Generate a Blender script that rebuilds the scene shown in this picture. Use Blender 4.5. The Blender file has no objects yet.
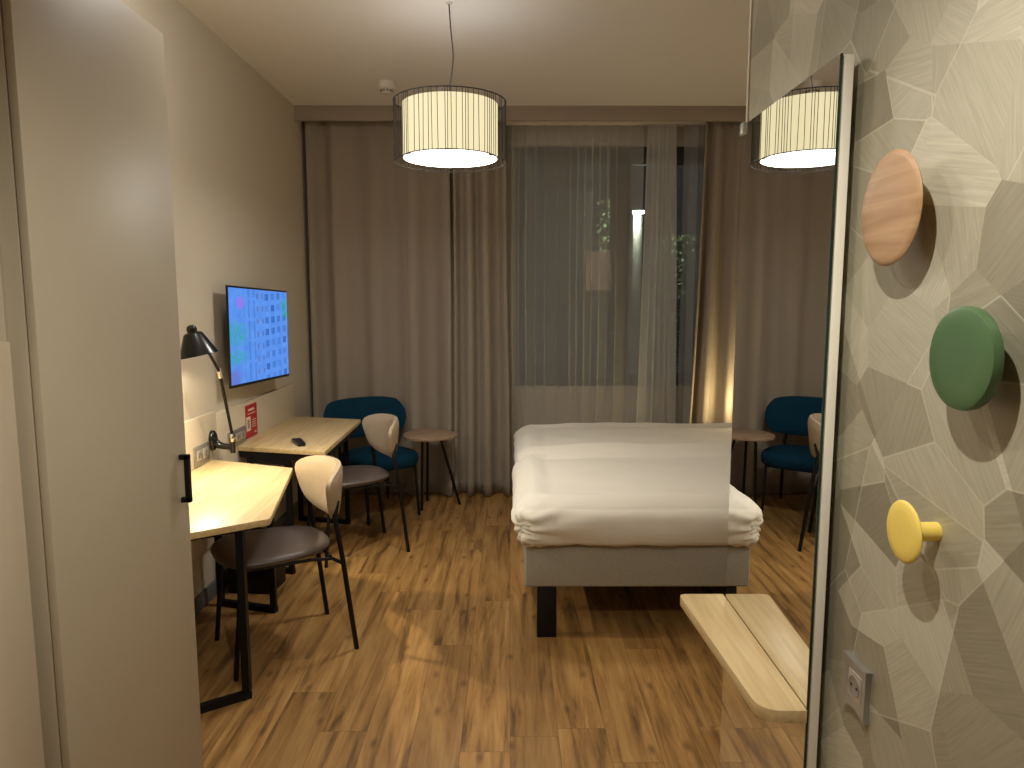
import bpy, bmesh, math, random
from mathutils import Vector, Matrix, noise
PI = math.pi
random.seed(7)
SC = bpy.context.scene
COL = SC.collection

# ------------------------------------------------------------------ materials
def mat(name):
    m = bpy.data.materials.new(name); m.use_nodes = True
    nt = m.node_tree; nt.nodes.clear()
    out = nt.nodes.new('ShaderNodeOutputMaterial')
    return m, nt, out

def N(nt, kind, **kw):
    n = nt.nodes.new('ShaderNode' + kind)
    for k, v in kw.items():
        if k.startswith('i_'):
            key = k[2:].replace('_', ' ')
            n.inputs[key].default_value = v
        else:
            setattr(n, k, v)
    return n

def L(nt, a, b): nt.links.new(a, b)

def math_n(nt, op, a, b=None, c=None):
    n = nt.nodes.new('ShaderNodeMath'); n.operation = op
    for i, v in enumerate((a, b, c)):
        if v is None: continue
        if isinstance(v, (int, float)): n.inputs[i].default_value = v
        else: nt.links.new(v, n.inputs[i])
    return n.outputs[0]

def mix_col(nt, fac, a, b, blend='MIX'):
    n = nt.nodes.new('ShaderNodeMix'); n.data_type = 'RGBA'; n.blend_type = blend
    for i, v in ((0, fac), (6, a), (7, b)):
        if isinstance(v, (int, float)): n.inputs[i].default_value = v
        elif isinstance(v, (tuple, list)): n.inputs[i].default_value = (*v[:3], 1)
        else: nt.links.new(v, n.inputs[i])
    return n.outputs[2]

def srgb(r, g, b):
    f = lambda c: (c/255/12.92) if c/255 <= .04045 else ((c/255+.055)/1.055)**2.4
    return (f(r), f(g), f(b))

def simple(name, col, rough=.5, metal=0., var=.06, nscale=30., bump=0., bscale=200., spec=.5, sheen=0., coat=0., stretch=None):
    """Principled with a little procedural variation in tone and relief."""
    m, nt, out = mat(name)
    p = N(nt, 'BsdfPrincipled'); p.inputs['Roughness'].default_value = rough
    p.inputs['Metallic'].default_value = metal
    p.inputs['Specular IOR Level'].default_value = spec
    p.inputs['Sheen Weight'].default_value = sheen
    p.inputs['Coat Weight'].default_value = coat
    tc = N(nt, 'TexCoord'); vec = tc.outputs['Object']
    if stretch:
        mp = N(nt, 'Mapping'); mp.inputs['Scale'].default_value = stretch
        L(nt, vec, mp.inputs[0]); vec = mp.outputs[0]
    nz = N(nt, 'TexNoise'); nz.inputs['Scale'].default_value = nscale; nz.inputs['Detail'].default_value = 4
    L(nt, vec, nz.inputs['Vector'])
    lo = tuple(max(0, c*(1-var)) for c in col); hi = tuple(c*(1+var) for c in col)
    c = mix_col(nt, nz.outputs[0], lo, hi)
    L(nt, c, p.inputs['Base Color'])
    if bump:
        b = N(nt, 'TexNoise'); b.inputs['Scale'].default_value = bscale; b.inputs['Detail'].default_value = 2
        L(nt, vec, b.inputs['Vector'])
        bp = N(nt, 'Bump'); bp.inputs['Strength'].default_value = bump; bp.inputs['Distance'].default_value = .002
        L(nt, b.outputs[0], bp.inputs['Height']); L(nt, bp.outputs[0], p.inputs['Normal'])
    L(nt, p.outputs[0], out.inputs[0])
    return m

def pale_wood(name, base, dark, axis='Y', rough=.42):
    m, nt, out = mat(name)
    tc = N(nt, 'TexCoord'); mp = N(nt, 'Mapping')
    mp.inputs['Scale'].default_value = {'Y': (28, 1.6, 28), 'X': (1.6, 28, 28), 'Z': (28, 28, 1.6)}[axis]
    L(nt, tc.outputs['Object'], mp.inputs[0])
    n1 = N(nt, 'TexNoise'); n1.inputs['Scale'].default_value = 1.6; n1.inputs['Detail'].default_value = 6
    n1.inputs['Distortion'].default_value = .8
    L(nt, mp.outputs[0], n1.inputs['Vector'])
    r = N(nt, 'ValToRGB'); r.color_ramp.elements[0].position = .3; r.color_ramp.elements[1].position = .72
    r.color_ramp.elements[0].color = (*dark, 1); r.color_ramp.elements[1].color = (*base, 1)
    L(nt, n1.outputs[0], r.inputs[0])
    p = N(nt, 'BsdfPrincipled'); p.inputs['Roughness'].default_value = rough
    L(nt, r.outputs[0], p.inputs['Base Color']); L(nt, p.outputs[0], out.inputs[0])
    return m

def floor_mat():
    m, nt, out = mat('oak_floor')
    tc = N(nt, 'TexCoord'); sx = N(nt, 'SeparateXYZ'); L(nt, tc.outputs['Object'], sx.inputs[0])
    px = math_n(nt, 'DIVIDE', sx.outputs[0], .178)
    row = math_n(nt, 'FLOOR', px); fr = math_n(nt, 'FRACT', px)
    wr = N(nt, 'TexWhiteNoise'); wr.noise_dimensions = '1D'; L(nt, row, wr.inputs['W'])
    py = math_n(nt, 'ADD', math_n(nt, 'DIVIDE', sx.outputs[1], 1.28), math_n(nt, 'MULTIPLY', wr.outputs['Value'], 7.))
    colm = math_n(nt, 'FLOOR', py); fc = math_n(nt, 'FRACT', py)
    cv = N(nt, 'CombineXYZ'); L(nt, row, cv.inputs[0]); L(nt, colm, cv.inputs[1])
    wi = N(nt, 'TexWhiteNoise'); wi.noise_dimensions = '2D'; L(nt, cv.outputs[0], wi.inputs['Vector']); pid = wi.outputs['Value']
    ex = math_n(nt, 'MULTIPLY', math_n(nt, 'MINIMUM', fr, math_n(nt, 'SUBTRACT', 1., fr)), .178)
    ey = math_n(nt, 'MULTIPLY', math_n(nt, 'MINIMUM', fc, math_n(nt, 'SUBTRACT', 1., fc)), 1.28)
    seam = math_n(nt, 'LESS_THAN', math_n(nt, 'MINIMUM', ex, ey), .0011)
    # grain, shifted for every plank
    gx = math_n(nt, 'MULTIPLY', sx.outputs[0], 13.0); gy = math_n(nt, 'MULTIPLY', sx.outputs[1], 1.0)
    gz = math_n(nt, 'MULTIPLY', pid, 37.0)
    gv = N(nt, 'CombineXYZ'); L(nt, gx, gv.inputs[0]); L(nt, gy, gv.inputs[1]); L(nt, gz, gv.inputs[2])
    n1 = N(nt, 'TexNoise'); n1.inputs['Scale'].default_value = 1.5; n1.inputs['Detail'].default_value = 7
    n1.inputs['Roughness'].default_value = .62; n1.inputs['Distortion'].default_value = .55
    L(nt, gv.outputs[0], n1.inputs['Vector'])
    fx = math_n(nt, 'MULTIPLY', sx.outputs[0], 60.0); fy = math_n(nt, 'MULTIPLY', sx.outputs[1], 3.0)
    fv = N(nt, 'CombineXYZ'); L(nt, fx, fv.inputs[0]); L(nt, fy, fv.inputs[1]); L(nt, gz, fv.inputs[2])
    n2 = N(nt, 'TexNoise'); n2.inputs['Scale'].default_value = 1.5; n2.inputs['Detail'].default_value = 4
    L(nt, fv.outputs[0], n2.inputs['Vector'])
    r = N(nt, 'ValToRGB'); e = r.color_ramp.elements
    e[0].position = .34; e[0].color = (*srgb(92, 68, 38), 1)
    e[1].position = .66; e[1].color = (*srgb(192, 152, 94), 1)
    k = e.new(.47); k.color = (*srgb(160, 119, 67), 1)
    L(nt, n1.outputs[0], r.inputs[0])
    c = mix_col(nt, math_n(nt, 'MULTIPLY', n2.outputs[0], .5), r.outputs[0], srgb(122, 92, 52))
    tint = N(nt, 'ValToRGB'); tint.color_ramp.elements[0].color = (.80, .78, .75, 1); tint.color_ramp.elements[1].color = (1.12, 1.1, 1.06, 1)
    L(nt, pid, tint.inputs[0])
    c = mix_col(nt, 1.0, c, tint.outputs[0], 'MULTIPLY')
    c = mix_col(nt, math_n(nt, 'MULTIPLY', seam, .6), c, srgb(84, 60, 34))
    # knots
    kv = N(nt, 'CombineXYZ'); L(nt, math_n(nt, 'MULTIPLY', sx.outputs[0], 5.), kv.inputs[0]); L(nt, math_n(nt, 'MULTIPLY', sx.outputs[1], 2.2), kv.inputs[1])
    kn = N(nt, 'TexVoronoi'); kn.voronoi_dimensions = '2D'; kn.inputs['Scale'].default_value = 1.; L(nt, kv.outputs[0], kn.inputs['Vector'])
    ks = math_n(nt, 'MAXIMUM', math_n(nt, 'MULTIPLY_ADD', kn.outputs['Distance'], -11., 1.), 0.)
    c = mix_col(nt, math_n(nt, 'MULTIPLY', ks, .65), c, srgb(62, 42, 24))
    p = N(nt, 'BsdfPrincipled'); L(nt, c, p.inputs['Base Color'])
    rr = math_n(nt, 'MULTIPLY_ADD', n2.outputs[0], .18, .34); L(nt, rr, p.inputs['Roughness'])
    bp = N(nt, 'Bump'); bp.inputs['Strength'].default_value = .08; bp.inputs['Distance'].default_value = .003
    L(nt, n1.outputs[0], bp.inputs['Height']); L(nt, bp.outputs[0], p.inputs['Normal'])
    L(nt, p.outputs[0], out.inputs[0])
    return m

def wallpaper_mat():
    """Irregular brushed-foil facets: every facet has its own tone and brushing direction."""
    m, nt, out = mat('facet_wallpaper')
    tc = N(nt, 'TexCoord'); sx = N(nt, 'SeparateXYZ'); L(nt, tc.outputs['Object'], sx.inputs[0])
    Y, Z = sx.outputs[1], sx.outputs[2]
    def vor(ang, su, sv, off, feature):
        ca, sa = math.cos(ang), math.sin(ang)
        u = math_n(nt, 'ADD', math_n(nt, 'MULTIPLY', Y, ca*su), math_n(nt, 'MULTIPLY_ADD', Z, sa*su, off))
        w = math_n(nt, 'ADD', math_n(nt, 'MULTIPLY', Z, ca*sv), math_n(nt, 'MULTIPLY', Y, -sa*sv))
        c = N(nt, 'CombineXYZ'); L(nt, u, c.inputs[0]); L(nt, w, c.inputs[1])
        v = N(nt, 'TexVoronoi'); v.voronoi_dimensions = '2D'; v.feature = feature; v.inputs['Scale'].default_value = 1.
        L(nt, c.outputs[0], v.inputs['Vector']); return v
    v = vor(.45, 5.5, 8.4, 3., 'F1')
    v2 = vor(-.9, 2.8, 5.0, 11., 'F1')
    e1 = vor(.45, 5.5, 8.4, 3., 'DISTANCE_TO_EDGE'); e2 = vor(-.9, 2.8, 5.0, 11., 'DISTANCE_TO_EDGE')
    sp = N(nt, 'SeparateColor'); L(nt, v.outputs['Color'], sp.inputs[0])
    sp2 = N(nt, 'SeparateColor'); L(nt, v2.outputs['Color'], sp2.inputs[0])
    tone = math_n(nt, 'ADD', math_n(nt, 'MULTIPLY', sp.outputs[0], .62), math_n(nt, 'MULTIPLY', sp2.outputs[0], .38))
    hue = math_n(nt, 'ADD', sp.outputs[1], sp2.outputs[1])
    ang = math_n(nt, 'MULTIPLY', hue, 3.14159)
    ca = math_n(nt, 'COSINE', ang); sa = math_n(nt, 'SINE', ang)
    u = math_n(nt, 'ADD', math_n(nt, 'MULTIPLY', Y, ca), math_n(nt, 'MULTIPLY', Z, sa))
    w = math_n(nt, 'SUBTRACT', math_n(nt, 'MULTIPLY', Z, ca), math_n(nt, 'MULTIPLY', Y, sa))
    bv = N(nt, 'CombineXYZ'); L(nt, math_n(nt, 'MULTIPLY', u, 12.0), bv.inputs[0]); L(nt, math_n(nt, 'MULTIPLY', w, 280.0), bv.inputs[1])
    L(nt, math_n(nt, 'MULTIPLY', sp.outputs[2], 20.0), bv.inputs[2])
    nz = N(nt, 'TexNoise'); nz.inputs['Scale'].default_value = 1.; nz.inputs['Detail'].default_value = 3
    L(nt, bv.outputs[0], nz.inputs['Vector'])
    r = N(nt, 'ValToRGB'); e = r.color_ramp.elements
    e[0].position = .15; e[0].color = (*srgb(142, 135, 115), 1)
    e[1].position = .85; e[1].color = (*srgb(200, 196, 175), 1)
    k = e.new(.5); k.color = (*srgb(168, 162, 140), 1)
    L(nt, tone, r.inputs[0])
    streak = math_n(nt, 'MULTIPLY_ADD', nz.outputs[0], .5, .75)
    c = N(nt, 'VectorMath'); c.operation = 'SCALE'; L(nt, r.outputs[0], c.inputs[0]); L(nt, streak, c.inputs['Scale'])
    c = c.outputs[0]
    l1 = math_n(nt, 'MULTIPLY', math_n(nt, 'LESS_THAN', e1.outputs['Distance'], .010), math_n(nt, 'GREATER_THAN', sp2.outputs[2], .80))
    l2 = math_n(nt, 'MULTIPLY', math_n(nt, 'LESS_THAN', e2.outputs['Distance'], .006), math_n(nt, 'GREATER_THAN', sp.outputs[2], .55))
    em = math_n(nt, 'MULTIPLY', math_n(nt, 'MAXIMUM', l1, l2), .38)
    c = mix_col(nt, em, c, srgb(222, 217, 198))
    p = N(nt, 'BsdfPrincipled'); L(nt, c, p.inputs['Base Color'])
    p.inputs['Metallic'].default_value = .25
    rr = math_n(nt, 'MULTIPLY_ADD', nz.outputs[0], .2, .40); L(nt, rr, p.inputs['Roughness'])
    bp = N(nt, 'Bump'); bp.inputs['Strength'].default_value = .12; bp.inputs['Distance'].default_value = .0012
    L(nt, nz.outputs[0], bp.inputs['Height']); L(nt, bp.outputs[0], p.inputs['Normal'])
    L(nt, p.outputs[0], out.inputs[0])
    return m

def sheer_mat(SHEER):
    m, nt, out = mat('sheer_voile')
    t = N(nt, 'BsdfTransparent'); t.inputs[0].default_value = (1, 1, 1, 1)
    d = N(nt, 'BsdfDiffuse'); d.inputs[0].default_value = (*srgb(224, 224, 222), 1)
    tl = N(nt, 'BsdfTranslucent'); tl.inputs[0].default_value = (*srgb(218, 218, 216), 1)
    m1 = N(nt, 'MixShader'); m1.inputs[0].default_value = .35; L(nt, d.outputs[0], m1.inputs[1]); L(nt, tl.outputs[0], m1.inputs[2])
    tc = N(nt, 'TexCoord'); mp = N(nt, 'Mapping'); mp.inputs['Scale'].default_value = (90, 2, .6); L(nt, tc.outputs['Object'], mp.inputs[0])
    nz = N(nt, 'TexNoise'); nz.inputs['Scale'].default_value = 3; L(nt, mp.outputs[0], nz.inputs['Vector'])
    f = math_n(nt, 'MULTIPLY_ADD', nz.outputs[0], .03, SHEER)
    m2 = N(nt, 'MixShader'); L(nt, f, m2.inputs[0])
    L(nt, t.outputs[0], m2.inputs[1]); L(nt, m1.outputs[0], m2.inputs[2])
    L(nt, m2.outputs[0], out.inputs[0])
    return m
SHEER = .40

def emit(name, col, s):
    m, nt, out = mat(name)
    e = N(nt, 'Emission'); e.inputs[0].default_value = (*col, 1); e.inputs[1].default_value = s
    L(nt, e.outputs[0], out.inputs[0]); return m

def glass_mat():
    m, nt, out = mat('window_glass')
    t = N(nt, 'BsdfTransparent'); t.inputs[0].default_value = (.86, .89, .88, 1)
    g = N(nt, 'BsdfGlossy'); g.inputs['Roughness'].default_value = .02
    mx = N(nt, 'MixShader'); mx.inputs[0].default_value = .07
    L(nt, t.outputs[0], mx.inputs[1]); L(nt, g.outputs[0], mx.inputs[2]); L(nt, mx.outputs[0], out.inputs[0])
    return m

def mirror_mat():
    m, nt, out = mat('mirror_silver')
    g = N(nt, 'BsdfGlossy'); g.inputs['Roughness'].default_value = 0.0; g.inputs[0].default_value = (.87, .88, .86, 1)
    L(nt, g.outputs[0], out.inputs[0]); return m

def shade_mat():
    """Cream textile drum lit from inside: woven streaks, glowing evenly."""
    m, nt, out = mat('lamp_shade_textile')
    tc = N(nt, 'TexCoord'); mp = N(nt, 'Mapping'); mp.inputs['Scale'].default_value = (40, 40, 1); L(nt, tc.outputs['Object'], mp.inputs[0])
    nz = N(nt, 'TexNoise'); nz.inputs['Scale'].default_value = 2; L(nt, mp.outputs[0], nz.inputs['Vector'])
    c = mix_col(nt, nz.outputs[0], (.78, .66, .38), (.90, .79, .50))
    e = N(nt, 'Emission'); e.inputs[1].default_value = SHADE_E; L(nt, c, e.inputs[0])
    d = N(nt, 'BsdfDiffuse'); d.inputs[0].default_value = (.1, .09, .07, 1)
    a = N(nt, 'AddShader'); L(nt, e.outputs[0], a.inputs[0]); L(nt, d.outputs[0], a.inputs[1])
    L(nt, a.outputs[0], out.inputs[0]); return m
SHADE_E = 1.12

def screen_mat():
    """Daylight film of a pale tower block with leaves in front, as the screen shows it."""
    m, nt, out = mat('tv_picture')
    tc = N(nt, 'TexCoord'); sx = N(nt, 'SeparateXYZ'); L(nt, tc.outputs['UV'], sx.inputs[0])
    u, v = sx.outputs[0], sx.outputs[1]
    def grid(cu, cv, u0, u1, v0, v1, off=0., tilt=0.):
        vv = math_n(nt, 'ADD', v, math_n(nt, 'MULTIPLY', u, tilt))
        fu = math_n(nt, 'FRACT', math_n(nt, 'MULTIPLY_ADD', u, cu, off)); fv = math_n(nt, 'FRACT', math_n(nt, 'MULTIPLY', vv, cv))
        a = math_n(nt, 'MULTIPLY', math_n(nt, 'GREATER_THAN', fu, u0), math_n(nt, 'LESS_THAN', fu, u1))
        b = math_n(nt, 'MULTIPLY', math_n(nt, 'GREATER_THAN', fv, v0), math_n(nt, 'LESS_THAN', fv, v1))
        return math_n(nt, 'MULTIPLY', a, b)
    def cellrand(cu, cv, off, tilt):
        vv = math_n(nt, 'ADD', v, math_n(nt, 'MULTIPLY', u, tilt))
        c = N(nt, 'CombineXYZ'); L(nt, math_n(nt, 'FLOOR', math_n(nt, 'MULTIPLY_ADD', u, cu, off)), c.inputs[0]); L(nt, math_n(nt, 'FLOOR', math_n(nt, 'MULTIPLY', vv, cv)), c.inputs[1])
        wn = N(nt, 'TexWhiteNoise'); wn.noise_dimensions = '2D'; L(nt, c.outputs[0], wn.inputs['Vector']); return wn.outputs['Value']
    def band(a, b_): return math_n(nt, 'MULTIPLY', math_n(nt, 'GREATER_THAN', u, a), math_n(nt, 'LESS_THAN', u, b_))
    right = band(.55, .985); mid = band(.43, .545); left = band(.22, .43)
    g1 = math_n(nt, 'MULTIPLY', grid(9.2, 7.6, .28, .86, .28, .84, .0, -.10), right)
    g1 = math_n(nt, 'MULTIPLY', g1, math_n(nt, 'MULTIPLY_ADD', cellrand(9.2, 7.6, .0, -.10), .75, .2))
    gp = math_n(nt, 'MULTIPLY', grid(18.4, 7.6, .86, 1., .28, .84, .0, -.10), right)
    g2 = math_n(nt, 'MULTIPLY', grid(9.5, 7.2, .35, .70, .35, .75, .4, -.04), mid)
    g3 = math_n(nt, 'MULTIPLY', grid(11.5, 4.4, .32, .62, .06, .92, .0, .02), left)
    nz = N(nt, 'TexNoise'); nz.inputs['Scale'].default_value = 9; nz.inputs['Detail'].default_value = 5; L(nt, tc.outputs['UV'], nz.inputs['Vector'])
    nz2 = N(nt, 'TexNoise'); nz2.inputs['Scale'].default_value = 30; nz2.inputs['Detail'].default_value = 3; L(nt, tc.outputs['UV'], nz2.inputs['Vector'])
    base = mix_col(nt, nz.outputs[0], (.07, .22, .72), (.15, .37, .97))
    dark = mix_col(nt, nz2.outputs[0], (.02, .05, .20), (.05, .20, .72))
    c = mix_col(nt, g1, base, dark)
    c = mix_col(nt, math_n(nt, 'MULTIPLY', gp, .3), c, (.16, .36, .9))
    c = mix_col(nt, math_n(nt, 'MULTIPLY', g2, .7), c, (.12, .14, .30))
    c = mix_col(nt, math_n(nt, 'MULTIPLY', g3, .38), c, dark)
    # leaves: left third, and the upper right corner
    def blob(cx, cy, rx, ry):
        a = math_n(nt, 'DIVIDE', math_n(nt, 'SUBTRACT', u, cx), rx); b = math_n(nt, 'DIVIDE', math_n(nt, 'SUBTRACT', v, cy), ry)
        d = math_n(nt, 'SQRT', math_n(nt, 'ADD', math_n(nt, 'MULTIPLY', a, a), math_n(nt, 'MULTIPLY', b, b)))
        return math_n(nt, 'MAXIMUM', math_n(nt, 'SUBTRACT', 1., d), 0.)
    lf = math_n(nt, 'ADD', math_n(nt, 'ADD', blob(.08, .52, .26, .16), blob(.08, .28, .22, .10)), blob(.97, .80, .12, .16))
    lf = math_n(nt, 'MULTIPLY', lf, math_n(nt, 'GREATER_THAN', nz2.outputs[0], .5))
    lf = math_n(nt, 'MINIMUM', math_n(nt, 'MULTIPLY', lf, 1.6), .85)
    c = mix_col(nt, lf, c, (.03, .42, .30))
    c = mix_col(nt, math_n(nt, 'MINIMUM', math_n(nt, 'MULTIPLY', blob(.17, .85, .07, .08), 1.2), .6), c, (.42, .16, .85))
    c = mix_col(nt, math_n(nt, 'MINIMUM', math_n(nt, 'MULTIPLY', blob(.05, .06, .14, .12), 1.), .5), c, (.16, .12, .45))
    e = N(nt, 'Emission'); e.inputs[1].default_value = 1.0; L(nt, c, e.inputs[0])
    L(nt, e.outputs[0], out.inputs[0]); return m

def curtain_mat(name, col):
    m, nt, out = mat(name)
    tc = N(nt, 'TexCoord'); mp = N(nt, 'Mapping'); mp.inputs['Scale'].default_value = (240, 240, 160); L(nt, tc.outputs['Object'], mp.inputs[0])
    nz = N(nt, 'TexNoise'); nz.inputs['Scale'].default_value = 2; nz.inputs['Detail'].default_value = 2; L(nt, mp.outputs[0], nz.inputs['Vector'])
    c = mix_col(nt, nz.outputs[0], tuple(.88*x for x in col), tuple(1.12*x for x in col))
    p = N(nt, 'BsdfPrincipled'); p.inputs['Roughness'].default_value = .85; p.inputs['Sheen Weight'].default_value = .25
    p.inputs['Specular IOR Level'].default_value = .2
    L(nt, c, p.inputs['Base Color'])
    bp = N(nt, 'Bump'); bp.inputs['Strength'].default_value = .1; bp.inputs['Distance'].default_value = .001
    L(nt, nz.outputs[0], bp.inputs['Height']); L(nt, bp.outputs[0], p.inputs['Normal'])
    L(nt, p.outputs[0], out.inputs[0]); return m

M = {}
M['wall'] = simple('wall_paint', srgb(198, 187, 168), .8, var=.03, nscale=3, bump=.05, bscale=350)
M['ceiling'] = simple('ceiling_paint', srgb(232, 226, 218), .9, var=.02, nscale=3)
M['pelmet'] = simple('pelmet_paint', srgb(160, 148, 132), .8, var=.02)
M['white_trim'] = simple('white_profile', srgb(225, 215, 200), .5, var=.02)
M['floor'] = floor_mat()
M['paper'] = wallpaper_mat()
M['base'] = simple('grey_skirting', srgb(100, 102, 98), .6, var=.04)
M['wardrobe'] = simple('wardrobe_laminate', srgb(182, 171, 150), .46, var=.02, nscale=6, bump=.03, bscale=500)
M['niche'] = simple('niche_dark', srgb(30, 28, 26), .6)
M['cabinet'] = simple('cabinet_laminate', srgb(196, 182, 160), .45, var=.02)
M['black'] = simple('black_steel', srgb(15, 14, 14), .45, var=.1, spec=.3)
M['black_gloss'] = simple('black_lacquer', srgb(16, 16, 16), .25, var=.1)
M['chrome'] = simple('chrome', srgb(210, 205, 198), .15, metal=1., var=.03)
M['steel'] = simple('brushed_steel', srgb(152, 148, 141), .38, metal=.5, var=.08, stretch=(1, 4, 60), nscale=6)
M['steel_dark'] = simple('steel_shadow_gap', srgb(84, 78, 70), .4, metal=.6, var=.08)
M['steel_light'] = simple('satin_steel', srgb(205, 200, 192), .3, metal=.6, var=.05)
M['socket_white'] = simple('socket_insert', srgb(190, 186, 180), .3, metal=.3, var=.03)
M['oak'] = pale_wood('pale_oak', srgb(216, 192, 146), srgb(194, 166, 118), 'Y')
M['oak_edge'] = pale_wood('pale_oak_edge', srgb(196, 160, 112), srgb(160, 124, 82), 'Y')
M['oak_disc'] = pale_wood('oak_disc', srgb(182, 148, 112), srgb(150, 114, 80), 'Y')
M['walnut'] = pale_wood('table_wood', srgb(188, 160, 132), srgb(148, 120, 96), 'X')
M['panel'] = simple('panel_laminate', srgb(206, 192, 168), .5, var=.02)
M['beige_leather'] = simple('beige_leather', srgb(182, 163, 137), .38, var=.05, bump=.12, bscale=300)
M['taupe_leather'] = simple('taupe_leather', srgb(90, 79, 73), .42, var=.06, bump=.12, bscale=300)
M['teal'] = simple('petrol_fabric', srgb(0, 48, 70), .85, var=.12, nscale=120, bump=.2, bscale=500, spec=.2)
M['curtain'] = curtain_mat('taupe_curtain', srgb(158, 146, 131))
M['sheer'] = sheer_mat(.40); M['sheer2'] = sheer_mat(.56)
M['glass'] = glass_mat()
M['frame'] = simple('window_frame_grey', srgb(58, 56, 54), .5, var=.05)
M['mirror'] = mirror_mat()
M['mirror_edge'] = simple('mirror_board_edge', srgb(244, 239, 224), .5, var=.03)
M['glass_edge'] = simple('glass_edge', srgb(26, 50, 46), .2, var=.05)
M['clip'] = simple('clear_clip', srgb(190, 196, 188), .2, var=.03)
M['bed_fabric'] = simple('grey_bed_fabric', srgb(160, 155, 141), .9, var=.3, nscale=190, bump=.3, bscale=600)
M['linen'] = simple('white_linen', srgb(230, 224, 211), .75, var=.015, nscale=8, bump=.9, bscale=13, sheen=.1)
M['mattress'] = simple('mattress_ticking', srgb(215, 205, 192), .8, var=.03)
M['green'] = simple('green_lacquer', srgb(72, 100, 64), .38, var=.03)
M['yellow'] = simple('yellow_lacquer', srgb(240, 211, 104), .45, var=.03)
M['plastic_white'] = simple('white_plastic', srgb(214, 206, 196), .45, var=.02)
M['red'] = simple('red_print', srgb(178, 32, 42), .5, var=.06)
M['paper_white'] = simple('white_print', srgb(222, 210, 190), .6, var=.03)
M['paper_grey'] = simple('pale_card', srgb(150, 144, 136), .6, var=.03)
M['notice'] = simple('notice_sheet', srgb(214, 200, 194), .7, var=.05)
M['wire'] = simple('dark_wire', srgb(46, 44, 44), .5, var=.05)
M['shade'] = shade_mat()
M['diffuser'] = emit('lamp_diffuser_glow', (1., .95, .86), 11.)
M['uplight_fill'] = emit('added_uplight_glow', (1., .97, .92), 3.0)  # glow for the added disc in the drum top, lifts the ceiling
M['opal'] = emit('opal_glow', (1., .97, .91), 42.)
M['cord'] = simple('grey_cord', srgb(70, 66, 62), .7)
M['tv_black'] = simple('tv_bezel', srgb(14, 14, 15), .3, var=.05)
M['screen'] = screen_mat()
M['remote'] = simple('remote_plastic', srgb(16, 17, 26), .3, var=.05)
M['leaf'] = simple('night_leaf', srgb(140, 158, 120), .5, var=.3, nscale=20)
M['bark'] = simple('bark', srgb(60, 52, 44), .9)
M['facade'] = simple('grey_render', srgb(120, 120, 118), .9, var=.05, nscale=2)
M['paving'] = simple('dark_paving', srgb(54, 54, 52), .9)
M['post'] = simple('lamp_post_paint', srgb(200, 200, 190), .5, var=.02)
M['street_glow'] = emit('street_lamp_glow', (.95, 1., .88), 30.)
M['bed_glow'] = emit('bedside_glow', (1., .78, .42), 6.)

# ------------------------------------------------------------------ mesh helpers
def box(bm, x0, x1, y0, y1, z0, z1, bev=0., seg=2):
    r = bmesh.ops.create_cube(bm, size=1.)
    vs = r['verts']
    for v in vs:
        v.co = Vector((x0 + (v.co.x+.5)*(x1-x0), y0 + (v.co.y+.5)*(y1-y0), z0 + (v.co.z+.5)*(z1-z0)))
    if bev:
        es = list({e for v in vs for e in v.link_edges})
        bmesh.ops.bevel(bm, geom=es, offset=bev, segments=seg, affect='EDGES', profile=.5)
    return bm

def tube(bm, pts, r, n=10, closed=False, smooth_path=0):
    pts = [Vector(p) for p in pts]
    for _ in range(smooth_path):
        q = []
        m = len(pts)
        if closed:
            for i in range(m):
                a, b = pts[i], pts[(i+1) % m]; q += [a*.75+b*.25, a*.25+b*.75]
        else:
            q = [pts[0]]
            for i in range(m-1):
                a, b = pts[i], pts[i+1]; q += [a*.75+b*.25, a*.25+b*.75]
            q.append(pts[-1])
        pts = q
    m = len(pts); rings = []; up = None
    for i, p in enumerate(pts):
        if closed: t = pts[(i+1) % m] - pts[i-1]
        else: t = pts[min(i+1, m-1)] - pts[max(i-1, 0)]
        t.normalize()
        if up is None:
            up = Vector((0, 0, 1)) if abs(t.z) < .9 else Vector((1, 0, 0))
        a = t.cross(up).normalized(); b = a.cross(t).normalized(); up = b
        rr = r
        if isinstance(r, (list, tuple)):
            q = i/(m-1)*(len(r)-1); k0 = min(int(q), len(r)-2); rr = lerp(r[k0], r[k0+1], q-k0)
        rings.append([bm.verts.new(p + rr*(math.cos(2*PI*k/n)*a + math.sin(2*PI*k/n)*b)) for k in range(n)])
    for i in range(m if closed else m-1):
        A, B = rings[i], rings[(i+1) % m]
        for k in range(n): bm.faces.new((A[k], A[(k+1) % n], B[(k+1) % n], B[k]))
    if not closed:
        bm.faces.new(rings[0][::-1]); bm.faces.new(rings[-1])
    return bm

def lathe(bm, prof, n=48, mtx=None):
    """prof: (r, z) pairs; r = 0 closes to a point."""
    rings = []
    for r, z in prof:
        if r <= 1e-6: rings.append([bm.verts.new((0, 0, z))])
        else: rings.append([bm.verts.new((r*math.cos(2*PI*k/n), r*math.sin(2*PI*k/n), z)) for k in range(n)])
    for A, B in zip(rings, rings[1:]):
        for k in range(n):
            j = (k+1) % n
            if len(A) == 1 and len(B) == 1: continue
            if len(A) == 1: bm.faces.new((A[0], B[k], B[j]))
            elif len(B) == 1: bm.faces.new((A[k], A[j], B[0]))
            else: bm.faces.new((A[k], A[j], B[j], B[k]))
    if mtx is not None:
        for ring in rings:
            for v in ring: v.co = mtx @ v.co
    return bm

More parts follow.
